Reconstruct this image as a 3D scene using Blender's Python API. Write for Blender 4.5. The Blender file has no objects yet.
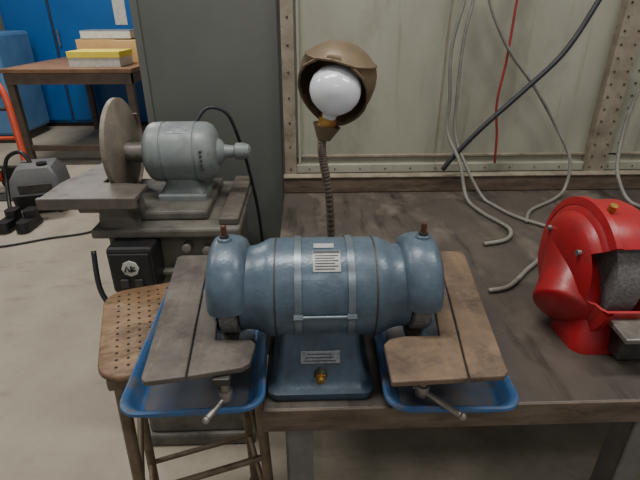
import bpy, bmesh, math, random
from mathutils import Vector, Matrix, Euler
random.seed(4)
C=bpy.context.scene.collection
def lin(c):
    return tuple(((x/255)/12.92 if x/255<=.04045 else ((x/255+.055)/1.055)**2.4) for x in c)+(1,)
MATS={}
def mat(name,c1,c2=None,scale=6,rough=.6,metal=0,bump=0,bscale=60,detail=8,lo=.35,hi=.65,c3=None,stretch=(1,1,1),emit=0,grime=None,gscale=4,glo=.52,ghi=.7,gamt=.8,scr=None,sstretch=(8,60,8),slo=.62,shi=.7,samt=.6):
    if name in MATS: return MATS[name]
    m=bpy.data.materials.new(name);m.use_nodes=True;N=m.node_tree.nodes;L=m.node_tree.links
    b=N['Principled BSDF'];b.inputs['Roughness'].default_value=rough;b.inputs['Metallic'].default_value=metal
    b.inputs['Base Color'].default_value=lin(c1)
    tc=N.new('ShaderNodeTexCoord');mp=N.new('ShaderNodeMapping');mp.inputs['Scale'].default_value=stretch
    L.new(tc.outputs['Object'],mp.inputs['Vector'])
    if c2:
        n=N.new('ShaderNodeTexNoise');n.inputs['Scale'].default_value=scale;n.inputs['Detail'].default_value=detail;n.inputs['Roughness'].default_value=.65
        L.new(mp.outputs['Vector'],n.inputs['Vector'])
        r=N.new('ShaderNodeValToRGB');r.color_ramp.elements[0].position=lo;r.color_ramp.elements[1].position=hi
        r.color_ramp.elements[0].color=lin(c1);r.color_ramp.elements[1].color=lin(c2)
        if c3:
            e=r.color_ramp.elements.new(min(hi+.08,.99));e.color=lin(c3)
        L.new(n.outputs['Fac'],r.inputs['Fac'])
        out=r.outputs['Color']
        def layer(vec,sc,lo_,hi_,amt,col,out,det=10):
            n3=N.new('ShaderNodeTexNoise');n3.inputs['Scale'].default_value=sc;n3.inputs['Detail'].default_value=det;n3.inputs['Roughness'].default_value=.7
            L.new(vec,n3.inputs['Vector'])
            r3=N.new('ShaderNodeMapRange');r3.inputs['From Min'].default_value=lo_;r3.inputs['From Max'].default_value=hi_;r3.inputs['To Max'].default_value=amt
            L.new(n3.outputs['Fac'],r3.inputs['Value'])
            mx=N.new('ShaderNodeMix');mx.data_type='RGBA';mx.inputs[7].default_value=lin(col)
            L.new(r3.outputs['Result'],mx.inputs[0]);L.new(out,mx.inputs[6]);return mx.outputs[2],r3
        if scr:
            m2=N.new('ShaderNodeMapping');m2.inputs['Scale'].default_value=sstretch;m2.inputs['Location'].default_value=(3.1,1.7,.4)
            L.new(tc.outputs['Object'],m2.inputs['Vector'])
            out,_=layer(m2.outputs['Vector'],1,slo,shi,samt,scr,out,6)
        if grime:
            out,r3=layer(mp.outputs['Vector'],gscale,glo,ghi,gamt,grime,out)
            mr=N.new('ShaderNodeMapRange');mr.inputs['To Min'].default_value=rough;mr.inputs['To Max'].default_value=min(rough+.3,.95)
            L.new(r3.outputs['Result'],mr.inputs['Value']);L.new(mr.outputs['Result'],b.inputs['Roughness'])
        L.new(out,b.inputs['Base Color'])
    if bump:
        n2=N.new('ShaderNodeTexNoise');n2.inputs['Scale'].default_value=bscale;n2.inputs['Detail'].default_value=3
        L.new(mp.outputs['Vector'],n2.inputs['Vector'])
        bp=N.new('ShaderNodeBump');bp.inputs['Strength'].default_value=bump;bp.inputs['Distance'].default_value=.004
        L.new(n2.outputs['Fac'],bp.inputs['Height']);L.new(bp.outputs['Normal'],b.inputs['Normal'])
    if emit:
        b.inputs['Emission Color'].default_value=lin(c1);b.inputs['Emission Strength'].default_value=emit
    MATS[name]=m;return m

def group(name,loc=(0,0,0),rz=0):
    e=bpy.data.objects.new(name,None);C.objects.link(e);e.location=loc;e.rotation_euler=(0,0,math.radians(rz));e.empty_display_size=.05
    return e
def fin(bm,name,par,m,smooth=False,bevel=0,loc=(0,0,0),rot=(0,0,0),solid=0,seg=2):
    bmesh.ops.recalc_face_normals(bm,faces=bm.faces)
    me=bpy.data.meshes.new(name);bm.to_mesh(me);bm.free()
    for p in me.polygons:p.use_smooth=smooth
    o=bpy.data.objects.new(name,me);C.objects.link(o);o.location=loc;o.rotation_euler=tuple(math.radians(a) for a in rot)
    if par:o.parent=par
    me.materials.append(m)
    if solid:
        s=o.modifiers.new('s','SOLIDIFY');s.thickness=solid;s.offset=-1
    if bevel:
        bv=o.modifiers.new('b','BEVEL');bv.width=bevel;bv.segments=seg;bv.limit_method='ANGLE';bv.angle_limit=math.radians(35)
    return o
def box(name,par,x0,x1,y0,y1,z0,z1,m,bevel=.002,rot=(0,0,0)):
    bm=bmesh.new();bmesh.ops.create_cube(bm,size=1)
    for v in bm.verts:v.co=Vector((v.co.x*(x1-x0),v.co.y*(y1-y0),v.co.z*(z1-z0)))
    return fin(bm,name,par,m,bevel=bevel,loc=((x0+x1)/2,(y0+y1)/2,(z0+z1)/2),rot=rot)
def prism(name,par,pts,z0,z1,m,bevel=.002,**k):
    bm=bmesh.new()
    a=[bm.verts.new((x,y,z0)) for x,y in pts];b=[bm.verts.new((x,y,z1)) for x,y in pts]
    bm.faces.new(a);bm.faces.new(b);n=len(pts)
    for i in range(n):bm.faces.new((a[i],a[(i+1)%n],b[(i+1)%n],b[i]))
    return fin(bm,name,par,m,bevel=bevel,**k)
def AX(ax):
    return {'x':lambda s,r,t:(s,-r*math.cos(t),r*math.sin(t)),
            'y':lambda s,r,t:(r*math.cos(t),s,r*math.sin(t)),
            'z':lambda s,r,t:(r*math.cos(t),r*math.sin(t),s)}[ax]
def lathe(name,par,prof,ax,loc,m,seg=48,a0=0,a1=360,smooth=True,solid=0,bevel=0,rot=(0,0,0),rmod=None):
    f=AX(ax);bm=bmesh.new();full=abs(a1-a0-360)<1e-6
    n=seg if full else seg+1
    rings=[]
    for s,r in prof:
        ring=[]
        if r<1e-6: ring=[bm.verts.new(f(s,0,0))]*n
        else:
            for i in range(n):
                t=math.radians(a0+(a1-a0)*i/seg)
                rr=r*(rmod(t) if rmod else 1)
                ring.append(bm.verts.new(f(s,rr,t)))
        rings.append(ring)
    for k in range(len(rings)-1):
        A,B=rings[k],rings[k+1]
        for i in range(seg):
            j=(i+1)%n
            q=[]
            for v in (A[i],A[j],B[j],B[i]):
                if v not in q:q.append(v)
            if len(q)>2:
                try:bm.faces.new(q)
                except ValueError:pass
    o=fin(bm,name,par,m,smooth=smooth,loc=loc,solid=solid,bevel=bevel,rot=rot)
    if smooth:
        e=o.modifiers.new('e','EDGE_SPLIT');e.split_angle=math.radians(38)
    return o
def cyl(name,par,p0,p1,r,m,r2=None,seg=24,bevel=0):
    p0=Vector(p0);p1=Vector(p1);d=p1-p0;L=d.length;r2=r if r2 is None else r2
    bm=bmesh.new();bmesh.ops.create_cone(bm,cap_ends=True,segments=seg,radius1=r,radius2=r2,depth=L)
    q=Vector((0,0,1)).rotation_difference(d.normalized())
    for v in bm.verts:v.co=q@v.co+(p0+p1)/2
    o=fin(bm,name,par,m,smooth=True,bevel=bevel)
    e=o.modifiers.new('e','EDGE_SPLIT');e.split_angle=math.radians(38)
    return o
def ball(name,par,c,r,m,sc=(1,1,1)):
    bm=bmesh.new();bmesh.ops.create_uvsphere(bm,u_segments=32,v_segments=20,radius=r)
    for v in bm.verts:v.co=Vector((v.co.x*sc[0],v.co.y*sc[1],v.co.z*sc[2]))
    return fin(bm,name,par,m,smooth=True,loc=c)
def tube(name,par,pts,r,m,seg=10,sub=8,smooth_path=True,rfun=None,zmin=None):
    P=[Vector(p) for p in pts]
    if smooth_path and len(P)>2:
        Q=[]
        for i in range(len(P)-1):
            a=P[max(i-1,0)];b=P[i];c=P[i+1];d=P[min(i+2,len(P)-1)]
            for k in range(sub):
                t=k/sub
                Q.append(.5*((2*b)+(c-a)*t+(2*a-5*b+4*c-d)*t*t+(3*b-a-3*c+d)*t**3))
        Q.append(P[-1]);P=Q
    if zmin is not None:
        for p in P:p.z=max(p.z,zmin)
    bm=bmesh.new();rings=[]
    n=None
    for i,p in enumerate(P):
        t=(P[min(i+1,len(P)-1)]-P[max(i-1,0)]).normalized()
        if n is None:
            n=t.orthogonal().normalized()
        else:
            n=(n-t*n.dot(t)).normalized()
        b=t.cross(n);rr=rfun(i,len(P)) if rfun else r
        rings.append([bm.verts.new(p+(n*math.cos(2*math.pi*k/seg)+b*math.sin(2*math.pi*k/seg))*rr) for k in range(seg)])
    for A,B in zip(rings,rings[1:]):
        for k in range(seg):bm.faces.new((A[k],A[(k+1)%seg],B[(k+1)%seg],B[k]))
    bm.faces.new(rings[0]);bm.faces.new(rings[-1])
    return fin(bm,name,par,m,smooth=True)
def rrect(w,d,r,n=6):
    pts=[]
    for cx,cy,a in ((w/2-r,d/2-r,0),(-w/2+r,d/2-r,90),(-w/2+r,-d/2+r,180),(w/2-r,-d/2+r,270)):
        for i in range(n+1):
            t=math.radians(a+90*i/n);pts.append((cx+r*math.cos(t),cy+r*math.sin(t)))
    return pts
def loft(name,par,rings,m,loc=(0,0,0),smooth=True,solid=0,cap0=True,cap1=True,rot=(0,0,0),split=50):
    bm=bmesh.new();R=[[bm.verts.new((x,y,z)) for x,y in pts] for pts,z in rings]
    n=len(R[0])
    for A,B in zip(R,R[1:]):
        for k in range(n):bm.faces.new((A[k],A[(k+1)%n],B[(k+1)%n],B[k]))
    if cap0:bm.faces.new(R[0])
    if cap1:bm.faces.new(R[-1])
    o=fin(bm,name,par,m,smooth=smooth,loc=loc,solid=solid,rot=rot)
    e=o.modifiers.new('e','EDGE_SPLIT');e.split_angle=math.radians(split)
    return o

# ---------------- materials
M_floor=mat('concrete_floor',(144,136,122),(170,161,145),scale=2.2,rough=.75,bump=.15,bscale=40,lo=.3,hi=.7,grime=(110,101,89),gscale=1.3,gamt=.7,scr=(124,115,103),sstretch=(3,9,3),slo=.58,shi=.68,samt=.5)
M_ptop=mat('bench_top_worn',(60,55,52),(86,79,73),scale=5,rough=.42,bump=.2,bscale=30,lo=.3,hi=.7,detail=12,stretch=(1,.6,1),grime=(120,110,99),gscale=6,glo=.52,ghi=.72,gamt=.7,scr=(40,36,33),sstretch=(14,2.2,5),slo=.54,shi=.66,samt=.75)
M_pedge=mat('bench_edge_worn',(70,59,50),(106,92,78),scale=9,rough=.6,stretch=(1,4,4),grime=(46,40,35),gscale=12,gamt=.7)
M_leg=mat('bench_leg_paint',(84,84,84),(108,104,100),scale=12,rough=.6)
M_wall=mat('panel_paint',(136,137,123),(154,154,140),scale=1.6,rough=.5,lo=.35,hi=.6,detail=10,grime=(108,104,90),gscale=2.5,glo=.5,ghi=.72,gamt=.8,stretch=(1,1,.6),scr=(112,104,84),sstretch=(26,1,1.6),slo=.58,shi=.72,samt=.65)
M_trimw=mat('panel_frame',(116,107,92),(146,138,122),scale=12,rough=.6,grime=(84,74,60),gscale=20,gamt=.7)
M_grey=mat('locker_grey',(84,87,84),(93,95,91),scale=2,rough=.45)
M_room=mat('room_wall',(170,172,168),(160,162,160),scale=2,rough=.8)
M_blueg=mat('grinder_blue_paint',(78,95,110),(88,105,120),scale=60,rough=.3,metal=.15,bump=.12,bscale=170,lo=.3,hi=.7,detail=3,grime=(58,68,78),gscale=11,glo=.46,ghi=.70,gamt=.85,scr=(122,130,134),sstretch=(34,34,34),slo=.66,shi=.71,samt=.55)
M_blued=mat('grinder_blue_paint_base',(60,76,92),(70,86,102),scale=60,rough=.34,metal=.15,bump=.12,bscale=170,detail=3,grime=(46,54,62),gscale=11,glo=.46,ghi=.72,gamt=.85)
M_rest=mat('tool_rest_steel',(72,67,62),(96,88,81),scale=14,rough=.58,bump=.15,bscale=50,grime=(44,40,37),gscale=8,glo=.47,ghi=.66,gamt=.8,scr=(118,108,96),sstretch=(50,6,20),slo=.58,shi=.72,samt=.5)
M_rest2=mat('tool_rest_rusty',(90,74,60),(116,97,78),scale=14,rough=.62,bump=.15,bscale=50,grime=(54,45,39),gscale=8,glo=.46,ghi=.64,gamt=.85,scr=(132,108,84),sstretch=(50,6,20),slo=.56,shi=.72,samt=.5)
M_steel=mat('bare_steel',(112,107,102),(146,141,136),scale=30,rough=.4,metal=.6)
M_band=mat('band_steel',(96,108,118),(120,130,138),scale=30,rough=.34,metal=.5)
M_dark=mat('dark_steel',(40,38,36),(64,60,56),scale=20,rough=.5)
M_rust=mat('rusty_stud',(110,66,50),(70,50,44),scale=60,rough=.7)
M_wheel=mat('abrasive_wheel',(120,118,116),(88,86,86),scale=160,rough=.9,bump=.5,bscale=300)
M_tray=mat('tray_blue',(36,76,122),(50,92,138),scale=18,rough=.5,lo=.35,hi=.6,c3=(74,88,108),grime=(86,87,91),gscale=20,glo=.5,ghi=.62,gamt=.9)
M_trayin=mat('tray_dust',(58,70,90),(82,79,77),scale=12,rough=.75)
M_white=mat('label_white',(205,205,198),(180,180,174),scale=20,rough=.5)
M_label=mat('label_grey_white',(170,172,170),(144,146,144),scale=40,rough=.4)
M_silver=mat('nameplate_silver',(150,156,160),(110,116,122),scale=90,rough=.35,metal=.3)
M_ink=mat('label_ink',(62,64,68),rough=.6)
M_brass=mat('brass',(190,150,80),(150,110,55),scale=50,rough=.35,metal=.7)
M_shade=mat('shade_dirty_bronze',(100,86,66),(118,102,79),scale=6,rough=.48,metal=.35,detail=2,grime=(78,64,48),gscale=9,glo=.5,ghi=.8,gamt=.5)
M_goose=mat('gooseneck',(92,84,74),(120,110,97),scale=60,rough=.4,metal=.5)
M_bulb=mat('bulb_frosted',(206,209,215),rough=.15,emit=.03)
M_wood=mat('seat_worn_perforated',(142,114,84),(104,80,58),scale=8,rough=.55,stretch=(1,2,1),grime=(68,52,40),gscale=9,glo=.46,ghi=.62,gamt=.9)
M_hole=mat('hole_dark',(34,26,20),rough=.9)
M_stool=mat('stool_leg_metal',(116,104,86),(84,68,54),scale=20,rough=.5,metal=.3,lo=.4,hi=.7)
M_mach=mat('machine_grey',(82,80,75),(104,101,94),scale=12,rough=.5,bump=.1,grime=(62,55,48),gscale=8,glo=.48,gamt=.85)
M_motor=mat('motor_greygreen',(110,119,121),(126,133,132),scale=14,rough=.4,grime=(88,90,86),gscale=16,gamt=.8,scr=(96,82,66),sstretch=(24,24,24),slo=.65,shi=.72,samt=.6)
M_disc=mat('disc_cast',(104,97,88),(132,123,111),scale=12,rough=.5,scr=(84,74,64),sstretch=(10,30,30),slo=.56,shi=.7,samt=.6)
M_table2=mat('sander_table',(82,77,72),(108,101,94),scale=10,rough=.5,metal=.2,grime=(58,53,49),gscale=9,gamt=.7)
M_black=mat('black_plastic',(22,22,24),(34,34,36),scale=20,rough=.4)
M_bcab=mat('cabinet_blue',(4,84,154),(14,98,168),scale=1.5,rough=.4)
M_bcab2=mat('machine_blue',(70,112,156),(90,130,170),scale=3,rough=.5)
M_ttop=mat('side_table_wood',(112,84,62),(142,108,82),scale=5,rough=.55)
M_tleg=mat('side_table_steel',(76,66,60),(98,84,76),scale=8,rough=.6)
M_yel=mat('box_yellow',(226,206,60),(236,220,90),scale=8,rough=.6)
M_card=mat('cardboard',(190,152,102),(206,170,118),scale=8,rough=.8)
M_book=mat('book_grey',(96,104,116),(120,126,134),scale=8,rough=.5)
M_red=mat('guard_red',(152,22,30),(166,30,38),scale=10,rough=.36,bump=.08,bscale=80,detail=3,grime=(108,26,30),gscale=12,glo=.48,ghi=.72,gamt=.85,scr=(92,56,54),sstretch=(26,26,26),slo=.64,shi=.7,samt=.5)
M_orange=mat('orange_paint',(204,80,44),(180,62,38),scale=6,rough=.5)
M_crate=mat('crate_grey',(88,90,92),(104,106,107),scale=6,rough=.6)
M_cgrey=mat('cable_grey',(126,123,116),(106,103,97),scale=20,rough=.55)
M_cdark=mat('cable_black',(36,38,46),(26,28,34),scale=20,rough=.5)
M_cred=mat('cable_red',(150,46,48),(120,40,42),scale=20,rough=.55)
M_ceil=mat('ceiling_white',(200,200,198),rough=.9)
M_lampfix=mat('fixture_white',(230,230,230),rough=.5)

BZ=.865
# ---------------- room shell
box('floor',None,-5.5,3.6,-2.0,8.6,-.1,0,M_floor,0)
box('ceiling',None,-5.5,3.6,-2.0,8.6,3.4,3.5,M_ceil,0)
box('wall_back',None,-5.5,3.6,8.5,8.6,0,3.4,M_room,0)
box('wall_left',None,-5.6,-5.5,-2.0,8.6,0,3.4,M_room,0)
wp=group('steel_partition')
box('panel',wp,-.06,3.5,1.79,1.83,0,3.0,M_wall,0)
box('frame_left',wp,-.075,-.03,1.765,1.795,0,3.0,M_trimw,.002)
box('frame_left_inner',wp,-.022,-.012,1.775,1.795,0,3.0,M_wall,.002)
box('rail',wp,-.03,3.5,1.77,1.795,.93,.965,M_wall,.003)
box('rail_upper_lip',wp,-.03,3.5,1.78,1.795,.99,1.0,M_trimw,.002)
box('post',wp,1.12,1.20,1.755,1.795,0,3.0,M_trimw,.003)
box('post_flange',wp,1.20,1.26,1.78,1.795,0,3.0,M_wall,.003)
box('seam',wp,.515,.519,1.786,1.791,.97,3.0,M_trimw,0)
bm=bmesh.new()
def rivet(bm,x,y,z,r=.004):
    bmesh.ops.create_uvsphere(bm,u_segments=8,v_segments=6,radius=r,matrix=Matrix.Translation((x,y,z)))
for i in range(40):
    z=.95+i*.045
    rivet(bm,1.135,1.754,z);rivet(bm,1.185,1.754,z);rivet(bm,1.245,1.779,z)
    if i%2==0:rivet(bm,-.052,1.764,z,.004)
for i in range(30):
    rivet(bm,.02+i*.1,1.769,.948,.003)
fin(bm,'rivets',wp,M_dark,smooth=True)
lk=group('grey_locker')
box('body',lk,-.58,-.085,1.80,2.6,.02,2.6,M_grey,.006)
box('front_flange',lk,-.585,-.56,1.79,1.80,.02,2.6,M_grey,.002)
box('plinth',lk,-.56,-.1,1.83,2.55,0,.03,M_dark,.002)
# ---------------- workbench
wb=group('workbench')
box('top',wb,-.08,3.0,.615,1.755,BZ-.012,BZ,M_ptop,.002)
box('front_apron',wb,-.08,3.0,.617,.655,BZ-.055,BZ-.012,M_pedge,.004)
box('side_apron',wb,-.078,-.05,.655,1.72,BZ-.055,BZ-.012,M_pedge,.004)
box('front_lip',wb,-.082,3.0,.611,.617,BZ-.052,BZ,M_pedge,.002)
box('under_rail',wb,-.04,2.9,1.0,1.04,BZ-.06,BZ-.013,M_leg,.002)
for i,(x,y) in enumerate([(-.045,.66),(-.045,1.66),(.66,.66),(2.85,.66),(2.85,1.66)]):
    box('leg_%d'%i,wb,x,x+.055,y,y+.006,0,BZ-.014,M_leg,.001)
    box('leg_%d_web'%i,wb,x,x+.006,y,y+.055,0,BZ-.014,M_leg,.001)
box('lower_stretcher_side',wb,-.04,-.034,.66,1.7,.25,.29,M_leg,.001)
bs=group('bench_backsplash')
box('back_board',bs,-.08,3.0,1.72,1.75,BZ+.0005,BZ+.062,M_pedge,.004)
box('back_board_cap',bs,-.08,3.0,1.715,1.76,BZ+.062,BZ+.068,M_trimw,.002)
# ---------------- blue bench grinder
g=group('bench_grinder')
GX,GY,GZ=.034,.75,1.038
def rr(w,d,r=.02):return rrect(w,d,r)
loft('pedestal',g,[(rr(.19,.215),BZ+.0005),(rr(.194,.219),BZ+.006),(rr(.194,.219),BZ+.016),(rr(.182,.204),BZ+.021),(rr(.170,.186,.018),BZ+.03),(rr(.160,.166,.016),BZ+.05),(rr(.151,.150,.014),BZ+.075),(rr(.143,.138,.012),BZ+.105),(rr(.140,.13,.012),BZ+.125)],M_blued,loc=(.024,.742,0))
lathe('motor_body',g,[(-.152,0),(-.152,.077),(-.138,.0775),(-.126,.0795),(-.116,.0835),(-.108,.088),(-.100,.0912),(-.092,.092),(.092,.092),(.100,.0912),(.108,.088),(.116,.0835),(.126,.0795),(.138,.0775),(.152,.077),(.152,0)],'x',(GX,GY,GZ),M_blueg,seg=64)
for i,s in enumerate((-.048,.044)):
    lathe('band_%d'%i,g,[(s-.006,.090),(s-.006,.0955),(s+.006,.0955),(s+.006,.090)],'x',(GX,GY,GZ),M_band,seg=64)
for i,s in enumerate((-.088,.088)):
    lathe('seam_%d'%i,g,[(s-.0015,.088),(s-.0015,.0928),(s+.0015,.0928),(s+.0015,.088)],'x',(GX,GY,GZ),M_dark,seg=64)
cyl('tie_bolt',g,(GX-.048,GY-.0965,GZ-.004),(GX+.044,GY-.0965,GZ-.004),.0028,M_band)
for s in(-.048,.044):
    cyl('tie_nut_%d'%(s>0),g,(GX+s-.008,GY-.0965,GZ-.004),(GX+s+.008,GY-.0965,GZ-.004),.006,M_band,seg=6)
def patch(name,x0,x1,a0,a1,R,m):
    lathe(name,g,[(x0,R),(x1,R)],'x',(0,GY,GZ),m,seg=10,a0=a0,a1=a1,solid=.001)
patch('nameplate_top',.012,.060,46,72,.0935,M_label)
for k in range(6):
    patch('nameplate_line_%d'%k,.016,.056 if k%2 else .050,48.5+k*3.2,49.6+k*3.2,.0941,M_ink)
patch('nameplate_header',.013,.059,68.5,71.5,.0941,M_ink)
patch('sticker_upper',.014,.05,77,85,.0935,M_label)
pl=box('pedestal_plate',g,-.012,.060,.6640,.6660,.927,.951,M_silver,.001,rot=(-18,0,0))
for k in range(3):
    box('pedestal_plate_line_%d'%k,g,-.006+.003*k,.052-.004*k,.6610+.0020*k,.6632+.0020*k,.932+k*.006,.9335+k*.006,M_ink,0,rot=(-18,0,0))
cyl('switch_collar',g,(.024,.672,.911),(.024,.652,.905),.012,M_dark,seg=24)
cyl('switch_collar_ring',g,(.024,.655,.9065),(.024,.649,.9045),.010,M_brass,seg=6)
cyl('switch_knob',g,(.024,.656,.906),(.024,.641,.902),.0065,M_brass)
for sg,nm in ((-1,'left'),(1,'right')):
    prof=[(.138,.05),(.139,.074),(.145,.085),(.155,.091),(.170,.0935),(.188,.0935),(.199,.089),(.206,.077),(.207,.03),(.207,0)]
    prof=[(sg*s,r) for s,r in prof]
    lathe('wheel_guard_'+nm,g,prof,'x',(GX,GY+.002,GZ+.006),M_blueg,seg=48,a0=-6,a1=300,solid=.004)
    lathe('guard_hub_'+nm,g,[(sg*.205,.03),(sg*.213,.028),(sg*.216,.02),(sg*.216,0)],'x',(GX,GY+.006,GZ+.004),M_blued)
    lathe('wheel_'+nm,g,[(sg*.156,0),(sg*.156,.080),(sg*.158,.084),(sg*.186,.084),(sg*.188,.080),(sg*.188,0)],'x',(GX,GY,GZ),M_wheel,seg=48)
    lathe('wheel_flange_'+nm,g,[(sg*.152,0),(sg*.152,.028),(sg*.195,.028),(sg*.195,0)],'x',(GX,GY,GZ),M_steel)
    xb=GX+sg*.178
    cyl('stud_boss_'+nm,g,(xb,GY,GZ+.088),(xb,GY,GZ+.104),.016,M_blueg,r2=.012,bevel=.002)
    tube('stud_'+nm,g,[(xb,GY,GZ+.098+i*.0008) for i in range(36)],.0055,M_rust,smooth_path=False,rfun=lambda i,n:.0046+(.0009 if i%2 else 0))
    cyl('stud_nut_'+nm,g,(xb,GY,GZ+.103),(xb,GY,GZ+.109),.009,M_dark,seg=6)
    box('rest_arm_'+nm,g,xb-.012,xb+.012,GY-.11,GY-.04,GZ-.094,GZ-.076,M_blued,.003)
RZ=.985
def rest(nm,main,wing,m):
    prism('rest_plate_'+nm,g,main,RZ-.011,RZ,m,bevel=.0025)
    prism('rest_wing_'+nm,g,wing,RZ-.011,RZ,m,bevel=.0025)
rest('left',[(-.262,.572),(-.255,.562),(-.193,.572),(-.228,.985),(-.292,.985),(-.302,.975)],
     [(-.190,.5725),(-.105,.590),(-.094,.600),(-.089,.650),(-.098,.662),(-.160,.662),(-.176,.80),(-.200,.985),(-.2245,.985)],M_rest)
rest('right',[(.256,.553),(.312,.556),(.321,.566),(.378,.965),(.372,.985),(.318,.985)],
     [(.131,.548),(.2525,.553),(.3145,.985),(.290,.985),(.258,.80),(.236,.662),(.17,.662),(.145,.655),(.133,.64)],M_rest2)
for nm,sx,lx,ly in (('left',-.139,-.165,.555),('right',.197,.252,.548)):
    box('rest_bracket_'+nm,g,sx-.014,sx+.014,.575,.72,RZ-.026,RZ-.0115,M_dark,.002)
    cyl('clamp_bolt_'+nm,g,(sx,.60,.905),(sx,.60,RZ-.012),.008,M_steel)
    cyl('clamp_hub_'+nm,g,(sx,.60,.908),(sx,.60,.930),.012,M_steel,bevel=.002)
    tube('clamp_lever_'+nm,g,[(sx-(.25*(lx-sx)),.607,.918),(sx,.60,.916),(lx,ly,.908)],.0055,M_steel,rfun=lambda i,n:.0038+.002*i/n)
    ball('clamp_lever_end_'+nm,g,(lx,ly,.908),.0065,M_steel)
# ---------------- blue trays
def tray(cx,cy,w,d,rz,z):
    t=group('metal_tray',(cx,cy,z),rz)
    def R(i,z,r=.035):return (rrect(w-2*i,d-2*i,max(r-i*.5,.01),8),z)
    loft('pan',t,[R(.020,.0),R(.014,.004),R(.006,.028),R(.001,.033),R(-.004,.036),R(-.008,.034),R(-.009,.029)],M_tray,cap1=False,solid=.0015)
    loft('pan_dust',t,[R(.024,.0021),R(.024,.0026)],M_trayin)
    return t
tray(-.206,.807,.232,.44,2,BZ+.002)
tray(.258,.794,.218,.43,-2,BZ+.001)
# ---------------- stool
st=group('work_stool')
sc=Vector((-.293,.910));ca,sa=math.cos(math.radians(18)),math.sin(math.radians(18))
def S(x,y,z):return (sc.x+x*ca-y*sa,sc.y+x*sa+y*ca,z)
SZ=BZ-.0005
o=loft('seat',st,[(rrect(.34,.33,.05),SZ-.016),(rrect(.348,.338,.054),SZ-.012),(rrect(.348,.338,.054),SZ-.004),(rrect(.34,.33,.05),SZ)],M_wood,loc=(sc.x,sc.y,0),rot=(0,0,18))
bm=bmesh.new()
for i in range(-6,7):
    for j in range(-6,7):
        bmesh.ops.create_circle(bm,cap_ends=True,segments=12,radius=.0034,matrix=Matrix.Translation(S(i*.023,j*.023,SZ+.0004)))
fin(bm,'seat_perforations',st,M_hole)
box('seat_frame',st,sc.x-.16,sc.x+.16,sc.y-.155,sc.y+.155,SZ-.045,SZ-.016,M_stool,.006,rot=(0,0,18))
for i,(sx,sy) in enumerate(((-1,-1),(1,-1),(1,1),(-1,1))):
    cyl('leg_%d'%i,st,S(sx*.138,sy*.138,SZ-.03),S(sx*.160,sy*.16,0),.013,M_stool)
    cyl('foot_%d'%i,st,S(sx*.160,sy*.16,.0),S(sx*.159,sy*.159,.03),.017,M_dark)
for k,z in enumerate((.50,.25)):
    q=.138+.022*(SZ-z)/SZ
    cs=[(-q,-q),(q,-q),(q,q),(-q,q)]
    for i in range(4):
        a=cs[i];b=cs[(i+1)%4]
        cyl('brace_%d_%d'%(k,i),st,S(a[0],a[1],z),S(b[0],b[1],z),.008,M_stool)
# ---------------- gooseneck lamp
lp=group('gooseneck_lamp')
cyl('base_flange',lp,(.06,.955,BZ+.0005),(.06,.955,BZ+.018),.04,M_shade,r2=.03,bevel=.003)
neck=[(.06,.955,BZ+.015),(.06,.955,.95),(.058,.945,1.05),(.052,.938,1.15),(.040,.934,1.22),(.036,.93,1.262),(.042,.93,1.292)]
tube('neck',lp,neck,.0075,M_goose,seg=14,sub=34,rfun=lambda i,n:(.0072,.0088,.0094,.0088)[i%4])
cyl('socket_cup',lp,(.040,.93,1.272),(.046,.93,1.300),.014,M_shade,r2=.028)
cyl('socket',lp,(.045,.93,1.300),(.0485,.93,1.314),.018,M_brass)
cyl('bulb_screw',lp,(.0482,.93,1.312),(.0515,.93,1.328),.014,M_brass)
bprof=[(0,.013),(.008,.0145),(.016,.020),(.026,.032),(.038,.0425),(.052,.0480),(.064,.0485),(.078,.045),(.09,.036),(.098,.022),(.102,.008),(.103,0)]
b=lathe('bulb',lp,bprof,'z',(.0505,.926,1.316),M_bulb,seg=40,rot=(22,10,0))
for md in list(b.modifiers):b.modifiers.remove(md)
bm=bmesh.new()
prof=[(-.090,.014),(-.084,.024),(-.070,.036),(-.050,.052),(-.03,.064),(-.008,.072),(.015,.0755),(.035,.0745),(.050,.069),(.0515,.0705),(.0535,.070),(.055,.0655),(.068,.051),(.081,.028),(.084,.014),(.085,0)]
n=64;rings=[]
for s,r in prof:
    if r==0:rings.append([bm.verts.new((0,0,s))]*n)
    else:rings.append([bm.verts.new((r*math.cos(2*math.pi*i/n),r*math.sin(2*math.pi*i/n),s)) for i in range(n)])
for A,B in zip(rings,rings[1:]):
    for i in range(n):
        q=[]
        for v in (A[i],A[(i+1)%n],B[(i+1)%n],B[i]):
            if v not in q:q.append(v)
        bm.faces.new(q)
nrm=Vector((-.22,-.78,-.54)).normalized()
bmesh.ops.bisect_plane(bm,geom=bm.verts[:]+bm.edges[:]+bm.faces[:],plane_co=Vector((0,-.028,0)),plane_no=nrm,clear_outer=True)
# rolled bead along the open rim
rim=[e for e in bm.edges if e.is_boundary]
nb={}
for e in rim:
    a,c=e.verts
    nb.setdefault(a,[]).append(c);nb.setdefault(c,[]).append(a)
start=max(nb,key=lambda v:v.co.z);loop=[start];prev=None;cur=start
while True:
    nx=[v for v in nb[cur] if v is not prev]
    if not nx or nx[0] is start:break
    prev,cur=cur,nx[0];loop.append(cur)
    if len(loop)>600:break
rimpts=[v.co.copy() for v in loop]
sh=fin(bm,'shade',lp,M_shade,smooth=True,loc=(.064,.948,1.370),solid=.003,rot=(4,10,0))
if len(rimpts)>20:
    rp=[p for i,p in enumerate(rimpts) if i==0 or (p-rimpts[i-1]).length>.0012]
    rb=tube('shade_rim',lp,[tuple(p) for p in rp]+[tuple(rp[0])],.0028,M_shade,seg=8,smooth_path=False)
    rb.location=(.064,.948,1.370);rb.rotation_euler=(math.radians(4),math.radians(10),0)
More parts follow.
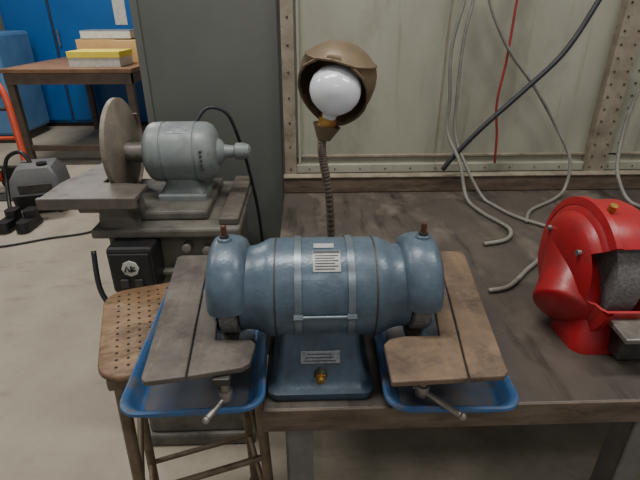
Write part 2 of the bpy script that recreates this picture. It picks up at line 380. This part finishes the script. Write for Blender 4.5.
# ---------------- red grinder
rg=group('red_bench_grinder')
RX,RY,RZ2=.625,.862,1.012
lathe('guard_shell',rg,[(-.080,0),(-.080,.06),(-.075,.095),(-.063,.112),(-.055,.116),(-.050,.128),(-.04,.138),(.03,.140),(.045,.134),(.05,.12),(.05,.05)],'x',(RX,RY,RZ2),M_red,seg=56,a0=40,a1=345,solid=.006)
lathe('guard_side_cover',rg,[(-.083,0),(-.083,.03),(-.0815,.05),(-.079,.09),(-.070,.104)],'x',(RX,RY,RZ2),M_red,seg=48)
lathe('guard_rib',rg,[(-.05,.130),(-.046,.146),(-.034,.1465),(-.028,.139)],'x',(RX,RY,RZ2),M_red,seg=56,a0=40,a1=345)
tube('dust_chute',rg,[(.620,.93,1.055),(.594,.872,1.002),(.566,.832,.965),(.545,.808,.942),(.534,.796,.932)],.05,M_red,seg=32,sub=8,rfun=lambda i,n:.068-.006*(i/(n-1))-.04*max(0,(i/(n-1)-.72)/.28)**2.4)
loft('guard_foot',rg,[(rrect(.10,.12,.03),BZ+.0005),(rrect(.10,.11,.03),BZ+.03),(rrect(.07,.08,.02),BZ+.07)],M_red,loc=(.60,.80,0))
for k,(dy,dz) in enumerate(((-.06,.06),(.06,.06),(.0,-.09))):
    cyl('cover_screw_%d'%k,rg,(RX-.073,RY+dy,RZ2+dz),(RX-.087,RY+dy,RZ2+dz),.006,M_steel,seg=12)
cyl('cover_bolt',rg,(RX-.02,RY-.03,RZ2+.135),(RX-.02,RY-.036,RZ2+.150),.008,M_brass,seg=6)
lathe('wheel',rg,[(-.028,0),(-.028,.118),(.026,.118),(.026,0)],'x',(RX,RY,RZ2),M_wheel,seg=56)
lathe('wheel_flange',rg,[(-.034,0),(-.034,.045),(.034,.045),(.034,0)],'x',(RX,RY,RZ2),M_steel)
box('tool_rest',rg,.595,.70,.675,.74,.945,.957,M_steel,.003,rot=(6,0,0))
box('tool_rest_bracket',rg,.62,.69,.71,.79,.875,.943,M_dark,.003)
lathe('motor',rg,[(.05,0),(.05,.07),(.065,.09),(.09,.098),(.33,.098),(.355,.09),(.37,.07),(.37,0)],'x',(RX,RY+.01,RZ2),M_mach,seg=48)
lathe('guard_far',rg,[(.37,.05),(.37,.12),(.375,.134),(.39,.14),(.46,.138),(.472,.128),(.48,.1),(.48,0)],'x',(RX,RY,RZ2),M_red,seg=56,a0=40,a1=345,solid=.006)
lathe('wheel_far',rg,[(.39,0),(.39,.118),(.44,.118),(.44,0)],'x',(RX,RY,RZ2),M_wheel,seg=56)
loft('base',rg,[(rrect(.34,.26,.03),BZ+.0005),(rrect(.34,.26,.03),BZ+.02),(rrect(.22,.15,.03),BZ+.055),(rrect(.20,.13,.03),BZ+.08)],M_dark,loc=(RX+.20,RY-.01,0))
# ---------------- disc sander machine
ds=group('disc_sander')
XM0,XM1,YM0,YM1=-.625,-.205,1.27,1.70
box('cabinet',ds,XM0+.02,XM1-.02,YM0+.025,YM1,.05,.90,M_mach,.02)
box('cabinet_foot',ds,XM0,XM1,YM0+.01,YM1+.01,0,.06,M_mach,.012)
box('deck',ds,XM0-.01,XM1+.01,YM0-.005,YM1+.01,.895,.925,M_mach,.008)
box('deck_step',ds,-.60,-.30,1.33,1.66,.925,.955,M_mach,.008)
box('side_rail',ds,-.26,-.20,1.29,1.70,.925,.948,M_table2,.005)
DX=-.392;MZ=1.095
box('motor_foot',ds,DX-.08,DX+.075,1.42,1.58,.95,.975,M_motor,.006)
loft('motor_mount',ds,[(rrect(.15,.14,.02),.97),(rrect(.11,.11,.02),1.0),(rrect(.10,.12,.02),1.04)],M_motor,loc=(DX-.005,1.5,0))
lathe('motor_body',ds,[(-.116,0),(-.116,.05),(-.111,.072),(-.100,.088),(-.088,.094),(-.055,.096),(-.053,.093),(-.049,.093),(-.047,.096),(.047,.096),(.049,.093),(.053,.093),(.055,.096),(.082,.094),(.098,.086),(.109,.068),(.114,.05),(.114,0)],'x',(DX,1.5,MZ),M_motor,seg=56)
lathe('shaft_nose',ds,[(.112,.045),(.125,.036),(.135,.022),(.165,.019),(.170,.027),(.192,.028),(.212,.022),(.218,.012),(.218,0)],'x',(DX,1.5,MZ),M_motor,seg=32)
for k in range(5):
    box('vent_slot_%d'%k,ds,DX+.070,DX+.078,1.4025+.0*k,1.412,MZ-.035+k*.014,MZ-.029+k*.014,M_dark,.001)
lathe('disc_hub',ds,[(-.19,0),(-.19,.03),(-.115,.035),(-.115,0)],'x',(DX,1.5,MZ),M_steel)
lathe('disc',ds,[(-.203,0),(-.203,.146),(-.200,.150),(-.188,.150),(-.185,.146),(-.185,.06),(-.180,.05),(-.180,0)],'x',(DX,1.5,MZ+.02),M_disc,seg=64)
lathe('disc_guard',ds,[(-.218,.13),(-.218,.158),(-.176,.158)],'x',(DX,1.5,MZ+.02),M_disc,seg=40,a0=150,a1=300,solid=.004)
prism('table_plate',ds,[(-.745,1.25),(-.475,1.25),(-.475,1.36),(-.615,1.38),(-.615,1.74),(-.66,1.76),(-.745,1.38)],1.02,1.035,M_table2,bevel=.003)
box('table_lip',ds,-.75,-.475,1.235,1.252,1.002,1.036,M_table2,.003)
loft('table_bracket',ds,[(rrect(.12,.10,.02),.90),(rrect(.10,.09,.02),.96),(rrect(.13,.12,.02),1.02)],M_mach,loc=(-.56,1.33,0))
cyl('table_pivot',ds,(-.66,1.30,.99),(-.48,1.30,.99),.022,M_mach)
for i,(x,z) in enumerate(((-.36,.86),(-.30,.85),(-.33,.80))):
    cyl('knob_%d'%i,ds,(x,1.30,z),(x,1.262,z),.014,M_steel,bevel=.003)
box('spec_plate',ds,-.38,-.28,1.289,1.296,.70,.76,M_silver,.001)
box('front_ledge',ds,-.60,-.22,1.262,1.30,.77,.785,M_mach,.004)
box('switch_box',ds,-.575,-.44,1.20,1.298,.745,.895,M_black,.012)
box('switch_face',ds,-.565,-.45,1.194,1.201,.76,.88,M_black,.006)
cyl('switch_badge',ds,(-.508,1.194,.835),(-.508,1.190,.835),.025,M_white,seg=8)
tube('switch_label_a',ds,[(-.524,1.189,.826),(-.517,1.189,.844),(-.510,1.189,.826)],.0026,M_ink,smooth_path=False)
tube('switch_label_b',ds,[(-.505,1.189,.826),(-.505,1.189,.844),(-.494,1.189,.840),(-.504,1.189,.835),(-.493,1.189,.830),(-.505,1.189,.826)],.0026,M_ink,smooth_path=False)
for i,x in enumerate((-.53,-.49)):
    box('switch_button_%d'%i,ds,x-.012,x+.012,1.186,1.196,.772,.80,M_dark,.003)
tube('switch_cable',ds,[(-.51,1.25,.75),(-.50,1.22,.68),(-.56,1.20,.66),(-.62,1.22,.74),(-.635,1.26,.86)],.008,M_cdark)
tube('motor_cable',ds,[(-.35,1.53,1.18),(-.31,1.55,1.225),(-.25,1.57,1.20),(-.215,1.6,1.08),(-.20,1.64,.98),(-.18,1.68,.80),(-.17,1.72,.55)],.006,M_cdark)
lathe('motor_plate',ds,[(-.03,.097),(.035,.097)],'x',(DX,1.5,MZ),M_silver,seg=6,a0=50,a1=70,solid=.001)
# ---------------- background
tb=group('side_table')
TX0,TX1,TY0,TY1,TZ=-3.02,-1.72,5.0,6.9,1.0
box('top',tb,TX0,TX1,TY0,TY1,TZ-.04,TZ,M_ttop,.004)
box('apron_front',tb,TX0+.02,TX1-.02,TY0+.01,TY0+.03,TZ-.15,TZ-.04,M_tleg,.003)
box('apron_side',tb,TX1-.04,TX1-.02,TY0+.02,TY1-.02,TZ-.15,TZ-.04,M_tleg,.003)
for i,(x,y) in enumerate(((TX0+.02,TY0+.02),(TX1-.09,TY0+.02),(TX0+.02,TY1-.1),(TX1-.09,TY1-.1))):
    box('leg_%d'%i,tb,x,x+.07,y,y+.07,0,TZ-.03,M_tleg,.004)
box('stretcher',tb,TX0+.04,TX1-.04,TY0+.04,TY0+.08,.16,.22,M_tleg,.003)
b1=group('yellow_parts_box',(-2.13,5.35,TZ+.001),0)
box('carton',b1,-.26,.26,-.2,.2,0,.11,M_white,.004)
box('lid',b1,-.265,.265,-.205,.205,.09,.15,M_yel,.004)
b2=group('cardboard_box',(-2.08,5.95,TZ+.001),-6)
box('carton',b2,-.42,.42,-.28,.28,0,.23,M_card,.005)
box('flap',b2,-.42,.0,-.28,.28,.23,.235,M_card,.001)
b3=group('manual_book',(-2.22,5.98,TZ+.238),4)
box('cover',b3,-.27,.27,-.22,.22,0,.09,M_book,.003)
box('pages',b3,-.265,.273,-.225,.215,.008,.080,M_white,.001)
bc=group('blue_cabinet')
box('body',bc,-4.0,-2.0,7.0,7.9,.06,2.6,M_bcab,.01)
box('plinth',bc,-3.95,-2.05,7.05,7.85,0,.06,M_dark,.002)
box('door_seam',bc,-3.36,-3.34,6.99,7.0,.1,2.55,M_dark,0)
box('door_panel_a',bc,-3.95,-3.37,6.975,7.0,.1,2.55,M_bcab,.008)
box('door_panel_b',bc,-3.33,-2.05,6.975,7.0,.1,2.55,M_bcab,.008)
box('notice',bc,-2.50,-2.34,6.968,6.976,1.36,1.8,M_white,.001)
cyl('handle',bc,(-3.28,6.94,1.1),(-3.28,6.94,1.3),.012,M_steel)
bmx=group('blue_machine_housing')
box('body',bmx,-4.3,-3.58,6.0,6.8,.1,1.3,M_bcab2,.04)
box('foot',bmx,-4.25,-3.62,6.05,6.75,0,.1,M_dark,.004)
for i,z in enumerate((1.0,.65)):
    lathe('vent_ring_%d'%i,bmx,[(0,.05),(-.03,.07),(-.03,.11),(0,.13)],'y',(-3.80,6.0,z),M_steel)
ht=group('hand_truck')
hx0,hx1,hy=-2.78,-2.50,4.15
for i,x in enumerate((hx0,hx1)):
    tube('rail_%d'%i,ht,[(x,hy,.12),(x-.16,hy+.25,.75),(x-.24,hy+.32,.92)],.03,M_orange)
    cyl('wheel_%d'%i,ht,(x-.02,hy+.15,.11),(x+.04,hy+.15,.11),.11,M_black,bevel=.01)
for i,t in enumerate((.15,.45,.75,1.0)):
    cyl('cross_%d'%i,ht,(hx0-.24*t,hy+.32*t,.12+.8*t),(hx1-.24*t,hy+.32*t,.12+.8*t),.016,M_orange if i%2 else M_dark)
box('toe_plate',ht,hx0-.04,hx1+.04,hy-.2,hy,0,.012,M_dark,.002)
cyl('axle',ht,(hx0-.02,hy+.15,.11),(hx1+.02,hy+.15,.11),.012,M_dark)
cr=group('rolling_equipment_cart',(-2.22,3.82,0),16)
loft('lower_body',cr,[(rrect(.36,.42,.03),.06),(rrect(.38,.44,.03),.18)],M_black)
loft('upper_body',cr,[(rrect(.38,.44,.03),.18),(rrect(.36,.40,.03),.30),(rrect(.26,.30,.03),.38)],M_crate)
cyl('knob',cr,(.05,-.05,.375),(.05,-.05,.40),.04,M_black)
box('front_panel',cr,-.12,.12,-.226,-.214,.20,.27,M_dark,.003)
for sx in(-1,1):
    for sy in(-1,1):
        cyl('caster_%d_%d'%(sx,sy),cr,(sx*.13-.012,sy*.17,.032),(sx*.13+.012,sy*.17,.032),.032,M_dark)
tube('hose',cr,[(-.05,.05,.37),(-.12,.10,.46),(-.24,.12,.40),(-.27,.05,.20),(-.24,-.15,.04)],.016,M_black)
bt=group('work_boots')
for i,x in enumerate((-2.28,-2.14)):
    loft('sole_%d'%i,bt,[(rrect(.10,.27,.045),0),(rrect(.10,.27,.045),.03)],M_black,loc=(x,3.38,0))
    loft('upper_%d'%i,bt,[(rrect(.095,.26,.045),.028),(rrect(.09,.23,.04),.08)],M_black,loc=(x,3.38,0))
    loft('shaft_%d'%i,bt,[(rrect(.09,.12,.035),.07),(rrect(.09,.11,.035),.13)],M_black,loc=(x,3.44,0))
ec=group('extension_cord')
tube('cord',ec,[(-2.5,3.05,.009),(-2.2,3.02,.009),(-1.9,3.15,.009),(-1.6,3.3,.009),(-1.7,3.7,.009),(-1.5,4.0,.009),(-1.2,3.7,.009)],.008,M_cdark)
# ---------------- cables on the partition
Y=1.735;T=BZ+.008
pc=group('hanging_cables')
def cab(i,pts,r,m=None):tube('cord_%d'%i,pc,pts,r,m or M_cgrey,zmin=BZ+r+.0008)
cab(0,[(.546,Y,1.62),(.545,Y,1.54),(.52,Y,1.39),(.535,Y,1.22),(.54,Y,1.10),(.58,1.67,1.0),(.60,1.60,.885),(.62,1.48,T),(.66,1.35,T),(.62,1.27,T),(.54,1.24,T)],.0066)
cab(1,[(.57,Y,1.62),(.575,Y,1.54),(.56,Y,1.42),(.56,Y,1.25),(.57,Y,1.1),(.60,1.68,1.0),(.67,1.60,.875),(.72,1.45,T),(.80,1.35,T)],.006)
cab(2,[(.62,Y,1.64),(.63,Y,1.54),(.72,Y,1.39),(.84,Y,1.26),(.95,Y,1.12),(1.01,1.69,1.0),(1.0,1.66,.90),(.93,1.60,T),(.80,1.50,T),(.74,1.40,T)],.006)
cab(3,[(1.25,Y,1.35),(1.22,Y,1.15),(1.19,1.68,1.0),(1.18,1.62,.93),(1.20,1.55,T),(1.25,1.4,T)],.0068)
cab(4,[(.80,1.35,T),(.74,1.26,T),(.66,1.14,T),(.60,1.08,T),(.52,1.00,T),(.46,.98,T)],.006)
cab(5,[(1.03,1.70,1.66),(.985,1.70,1.54),(.90,1.69,1.38),(.78,1.69,1.25),(.66,1.69,1.13),(.57,1.70,1.02),(.53,1.705,.96)],.009,M_cdark)  # thick black air hose, kept in the cable group
cab(6,[(.735,Y+.02,1.66),(.732,Y+.02,1.54),(.73,Y+.02,1.35),(.72,Y+.02,1.2),(.74,Y+.02,1.08),(.75,Y+.02,.97)],.0045,M_cred)

# ---------------- lights
def area(name,loc,sx,sy,p,col=(1,1,1),rot=(0,0,0)):
    l=bpy.data.lights.new(name,'AREA');l.shape='RECTANGLE';l.size=sx;l.size_y=sy;l.energy=p;l.color=col
    o=bpy.data.objects.new(name,l);C.objects.link(o);o.location=loc;o.rotation_euler=rot;return o
for i,(x,y,p) in enumerate(((-.4,.9,44),(1.6,.6,32),(-2.6,1.5,46),(-2.6,4.8,88),(.4,-1.2,16))):
    area('ceiling_light_%d'%i,(x,y,3.3),1.3,.22,p,(1,.965,.91))
    f=group('ceiling_fixture',(x,y,3.34));box('housing',f,-.7,.7,-.3,.3,0,.06,M_lampfix,.005)
w=bpy.data.worlds.new('world');bpy.context.scene.world=w;w.use_nodes=True
w.node_tree.nodes['Background'].inputs[0].default_value=(1,.985,.96,1);w.node_tree.nodes['Background'].inputs[1].default_value=.36

cam=bpy.data.cameras.new('camera');co=bpy.data.objects.new('camera',cam);C.objects.link(co)
co.location=(0,0,1.5);co.rotation_euler=(math.radians(64),0,math.radians(-2))
cam.sensor_width=36;cam.lens=465/640*36;cam.clip_start=.02
bpy.context.scene.camera=co
